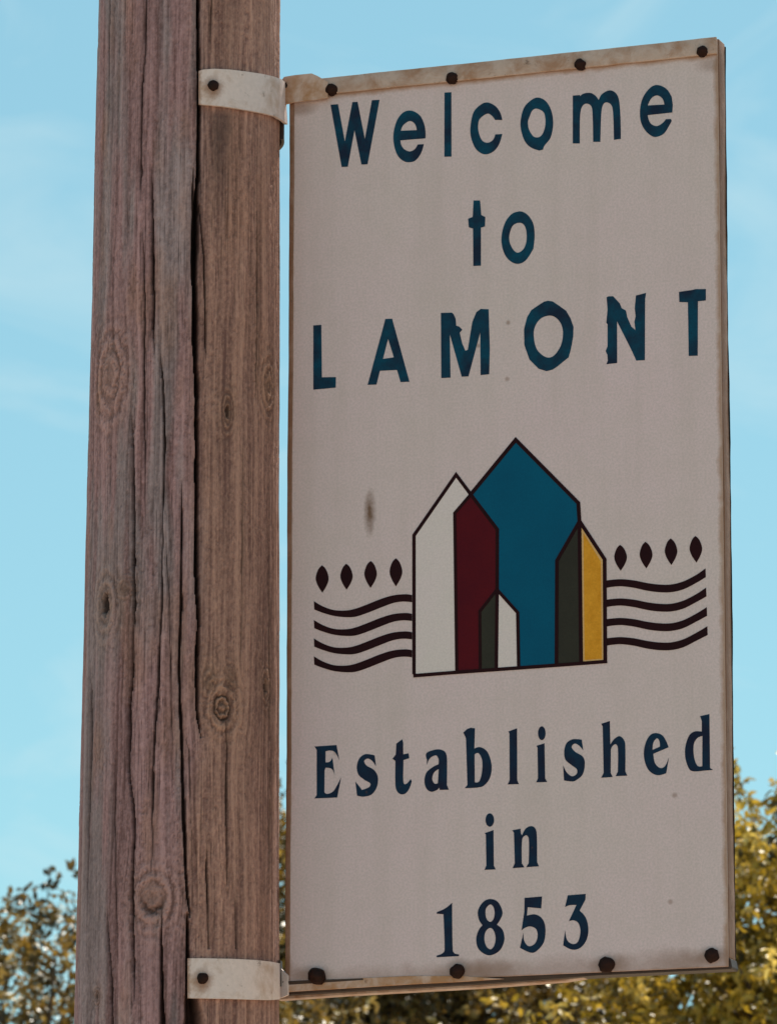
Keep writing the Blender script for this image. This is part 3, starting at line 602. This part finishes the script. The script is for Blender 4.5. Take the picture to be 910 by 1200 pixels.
tabplate('tab', [(329,95,.004),(333,90,.0085),(345,88,.009),(365,86,.009),(372,89,.0085),(384,96,.008)],
                [(329,138,.003),(334,122,.0085),(345,119.5,.009),(365,117.5,.009),(372,116.5,.0085),(384,114.5,.008)], MAT_TAB, e1, rel)
vs, fs = dome(.0042, .002, seed=77, rough=.2); o = mesh_obj('bolt', vs, fs, MAT_BOLT, e1, True); o.location = Vector(onsign(334.5, 100, .0088)-np.array(e1.location)); o.rotation_euler = (0, 0, -YAW); o.scale = (.6, 1, 1)  # black dome standing in for the dark hole at the tab's fold
e2, rel2 = bracket([(220,1123),(240,1123),(270,1123.5),(300,1125),(318,1127),(328,1129)],
                   [(220,1169.5),(240,1170),(270,1170.5),(300,1171.5),(318,1172),(328,1171)],
                   (237.5,1146.5), 'lower mounting bracket, a pale flat strap wrapped over the pole below the sign',
                   (80, 200, zpy(1128), zpy(1158), .004))
tabplate('tab', [(326,1132,.002),(330,1136,.002),(337,1143,.004)], [(326,1170,.002),(330,1169,.002),(337,1166,.004)], MAT_STRAP, e2, rel2)

# ================================================================== ground
m, n, l, b = newmat('dry_grass_ground', .95, spec=.1); nb = NB(m); co = nb.coord()
c = nb.mix(nb.rng(nb.noise(co, .15, 6, .6), .35, .65), (.40,.30,.225), (.29,.23,.15))
c = nb.mix(nb.rng(nb.noise(co, 6, 5), .4, .7, 0, .6), c, (.46,.34,.24)); l.new(c, b.inputs['Base Color'])
tag(mesh_obj('ground', [(-4000,-4000,0),(4000,-4000,0),(4000,4000,0),(-4000,4000,0)], [(0,1,2,3)], m), kind='structure')

# ================================================================== trees
def leaf_mat(name, cols, trans):
    m = bpy.data.materials.new(name); m.use_nodes = True; nt = m.node_tree; n = nt.nodes; n.clear(); l = nt.links
    a = n.new('ShaderNodeAttribute'); a.attribute_name = 'leaf'
    r = n.new('ShaderNodeValToRGB'); r.color_ramp.elements[0].color = (*cols[0], 1); r.color_ramp.elements[1].color = (*cols[-1], 1)
    for i, cc in enumerate(cols[1:-1]):
        e = r.color_ramp.elements.new((i+1)/(len(cols)-1)); e.color = (*cc, 1)
    l.new(a.outputs['Fac'], r.inputs[0])
    d = n.new('ShaderNodeBsdfPrincipled'); d.inputs['Roughness'].default_value = .42; d.inputs['Specular IOR Level'].default_value = .5
    l.new(r.outputs[0], d.inputs['Base Color'])
    t = n.new('ShaderNodeBsdfTranslucent'); mu = n.new('ShaderNodeMix'); mu.data_type = 'RGBA'; mu.blend_type = 'MULTIPLY'; mu.inputs[0].default_value = 1
    l.new(r.outputs[0], mu.inputs[6]); mu.inputs[7].default_value = (1.5, 1.35, .8, 1); l.new(mu.outputs[2], t.inputs[0])
    x = n.new('ShaderNodeMixShader'); x.inputs[0].default_value = trans; l.new(d.outputs[0], x.inputs[1]); l.new(t.outputs[0], x.inputs[2])
    o = n.new('ShaderNodeOutputMaterial'); l.new(x.outputs[0], o.inputs[0]); return m
LEAF_OLIVE = leaf_mat('olive_leaves', [(.022,.018,.006),(.070,.048,.014),(.21,.13,.03),(.42,.31,.12)], .25)  # both leaf ramps: sun highlights and shadow darks put into random leaf colours
LEAF_YEL = leaf_mat('yellow_green_leaves', [(.055,.040,.006),(.20,.140,.016),(.42,.29,.040),(.60,.47,.16)], .30)
m, n, l, b = newmat('tree_bark', .9, spec=.2); nb = NB(m); co = nb.coord(scale=(1,1,.25))
l.new(nb.mix(nb.rng(nb.noise(co, 14, 6, .6), .35, .65), (.06,.045,.035), (.16,.125,.10)), b.inputs['Base Color']); BARK = m
def tube_np(path, radii, seg, vs, fs):
    path = np.array(path); n = len(path); b0 = len(vs)
    for i in range(n):
        t = path[min(i+1, n-1)]-path[max(i-1, 0)]; t = t/np.linalg.norm(t); a = np.cross(t, [0.3, .9, .1]); a /= np.linalg.norm(a); c = np.cross(t, a)
        for j in range(seg): q = 2*math.pi*j/seg; vs.append(path[i]+radii[i]*(a*math.cos(q)+c*math.sin(q)))
    for i in range(n-1):
        for j in range(seg): k = b0+i*seg; fs.append((k+j, k+(j+1) % seg, k+seg+(j+1) % seg, k+seg+j))
def tree(px, ytop, Y, rx, rz, seed, mat, nleaf, ls, label, ntip=260, droop=.5, spread=.21):
    r = np.random.default_rng(seed); ntip = 620
    topp = at(px, ytop, Y); cx, top = topp[0], topp[2]; cz = top-rz; base = np.array([cx+r.uniform(-.2,.2), Y, 0.])
    e = bpy.data.objects.new('tree', None); C.objects.link(e); e.location = base; tag(e, label, 'tree', 'trees behind the sign')
    cen = np.array([cx, Y, cz])-base
    vs, fs = [], []; h = cen[2]+rz*.55
    tk = [np.array([0, 0, -.1]), np.array([.03, .02, h*.35]), cen*np.array([.5,.5,0])+[0,0,h*.7], cen*np.array([1,1,0])+[0,0,h]]
    tube_np(tk, [.17, .13, .08, .02], 10, vs, fs)
    # tips of the twigs, in the crown's outer half; uneven outline from a few big lobes
    lob = r.normal(size=(9, 3)); lob /= np.linalg.norm(lob, axis=1)[:, None]; la = r.uniform(-.16, .14, 9)
    tips = []
    while len(tips) < ntip:
        d = r.normal(size=3); d /= np.linalg.norm(d); rr = r.uniform(.12, 1)**.45
        k = 1+sum(a*max(0, d@q)**3 for a, q in zip(la, lob))
        p = cen+d*rr*k*np.array([rx, rx, rz]); 
        if p[2] > 1.2: tips.append(p)
    for i, p in enumerate(tips):
        if i % 2 == 0:
            s0 = np.array([cen[0]*.8, cen[1]*.8, min(h*.9, max(h*.3, p[2]-np.hypot(*(p[:2]-cen[:2]))*.9))]); mid = (s0+p)/2+np.array([0, 0, .12])+r.normal(size=3)*.06
            tube_np([s0, mid, p], [.035, .018, .005], 5, vs, fs)
    tr = mesh_obj('trunk', vs, fs, BARK, e, True)
    tips = np.array(tips)
    # shoots carry alternating leaves: each tip has several shoots, each shoot a line of leaves
    nsh = nleaf//14; which = r.integers(0, len(tips), nsh)
    so_ = tips[which]+r.normal(size=(nsh, 3))*spread*np.array([1,1,.8]); out = so_-cen; out /= np.linalg.norm(out, axis=1)[:, None]
    sdv = out*.9+r.normal(size=(nsh, 3))*.55+np.array([0,0,.25]); sdv /= np.linalg.norm(sdv, axis=1)[:, None]
    tcrd = np.tile(np.linspace(0, 1, 14), nsh); S0 = np.repeat(so_, 14, 0); SD = np.repeat(sdv, 14, 0); SL = np.repeat(r.uniform(.10, .30, nsh), 14)
    Pp = S0+SD*(tcrd*SL)[:, None]-np.array([0,0,1])*(droop*tcrd**2*SL)[:, None]*.5
    n_ = len(Pp)
    D = SD*.4+r.normal(size=(n_, 3))*.65-np.array([0,0,droop*.7]); D /= np.linalg.norm(D, axis=1)[:, None]
    Nn = r.normal(size=(n_, 3))+np.array([0,0,.9]); Sd = np.cross(D, Nn); Sd /= np.linalg.norm(Sd, axis=1)[:, None]; Up = np.cross(Sd, D)
    L_ = (ls*r.uniform(.6, 1.25, n_))[:, None]; Wd = L_*r.uniform(.20, .30, n_)[:, None]
    Pp = Pp+r.normal(size=(n_, 3))*.015
    A = Pp; T_ = Pp+D*L_-Up*L_*.12; l1 = Pp+D*L_*.35+Sd*Wd+Up*Wd*.35; r1 = Pp+D*L_*.35-Sd*Wd+Up*Wd*.35
    l2 = Pp+D*L_*.72+Sd*Wd*.7+Up*Wd*.2; r2 = Pp+D*L_*.72-Sd*Wd*.7+Up*Wd*.2; Mi = Pp+D*L_*.5
    VV = np.stack([A, l1, l2, T_, r2, r1, Mi], 1).reshape(-1, 3); b0 = (np.arange(n_)*7)[:, None]
    FF = np.concatenate([b0+[0,6,1,1], b0+[1,6,2,2], b0+[2,6,3,3], b0+[3,6,4,4], b0+[4,6,5,5], b0+[5,6,0,0]], 0)[:, :3]
    me = np_mesh('crown', VV, FF, mat, smooth=False)
    shade = np.clip(np.repeat(r.normal(.48, .26, nsh), 14)+r.normal(0, .12, n_), 0, 1)
    at2 = me.attributes.new('leaf', 'FLOAT', 'POINT'); at2.data.foreach_set('value', np.repeat(shade, 7).astype(np.float32))
    o = bpy.data.objects.new('crown', me); C.objects.link(o); o.parent = e; o['kind'] = 'stuff'
    return e
tree(25, 1088, 36, 2.8, 2.9, 12, LEAF_OLIVE, 240000, .066, 'dark olive leafy tree at the lower left, its top just showing left of the pole')
tree(450, 955, 41, 2.4, 3.0, 5, LEAF_OLIVE, 170000, .074, 'olive tree glimpsed between pole and sign and under the bottom edge of the sign')
tree(1015, 935, 27, 1.75, 2.3, 8, LEAF_YEL, 190000, .060, 'bright yellow-green tree rising behind the lower right corner of the sign')
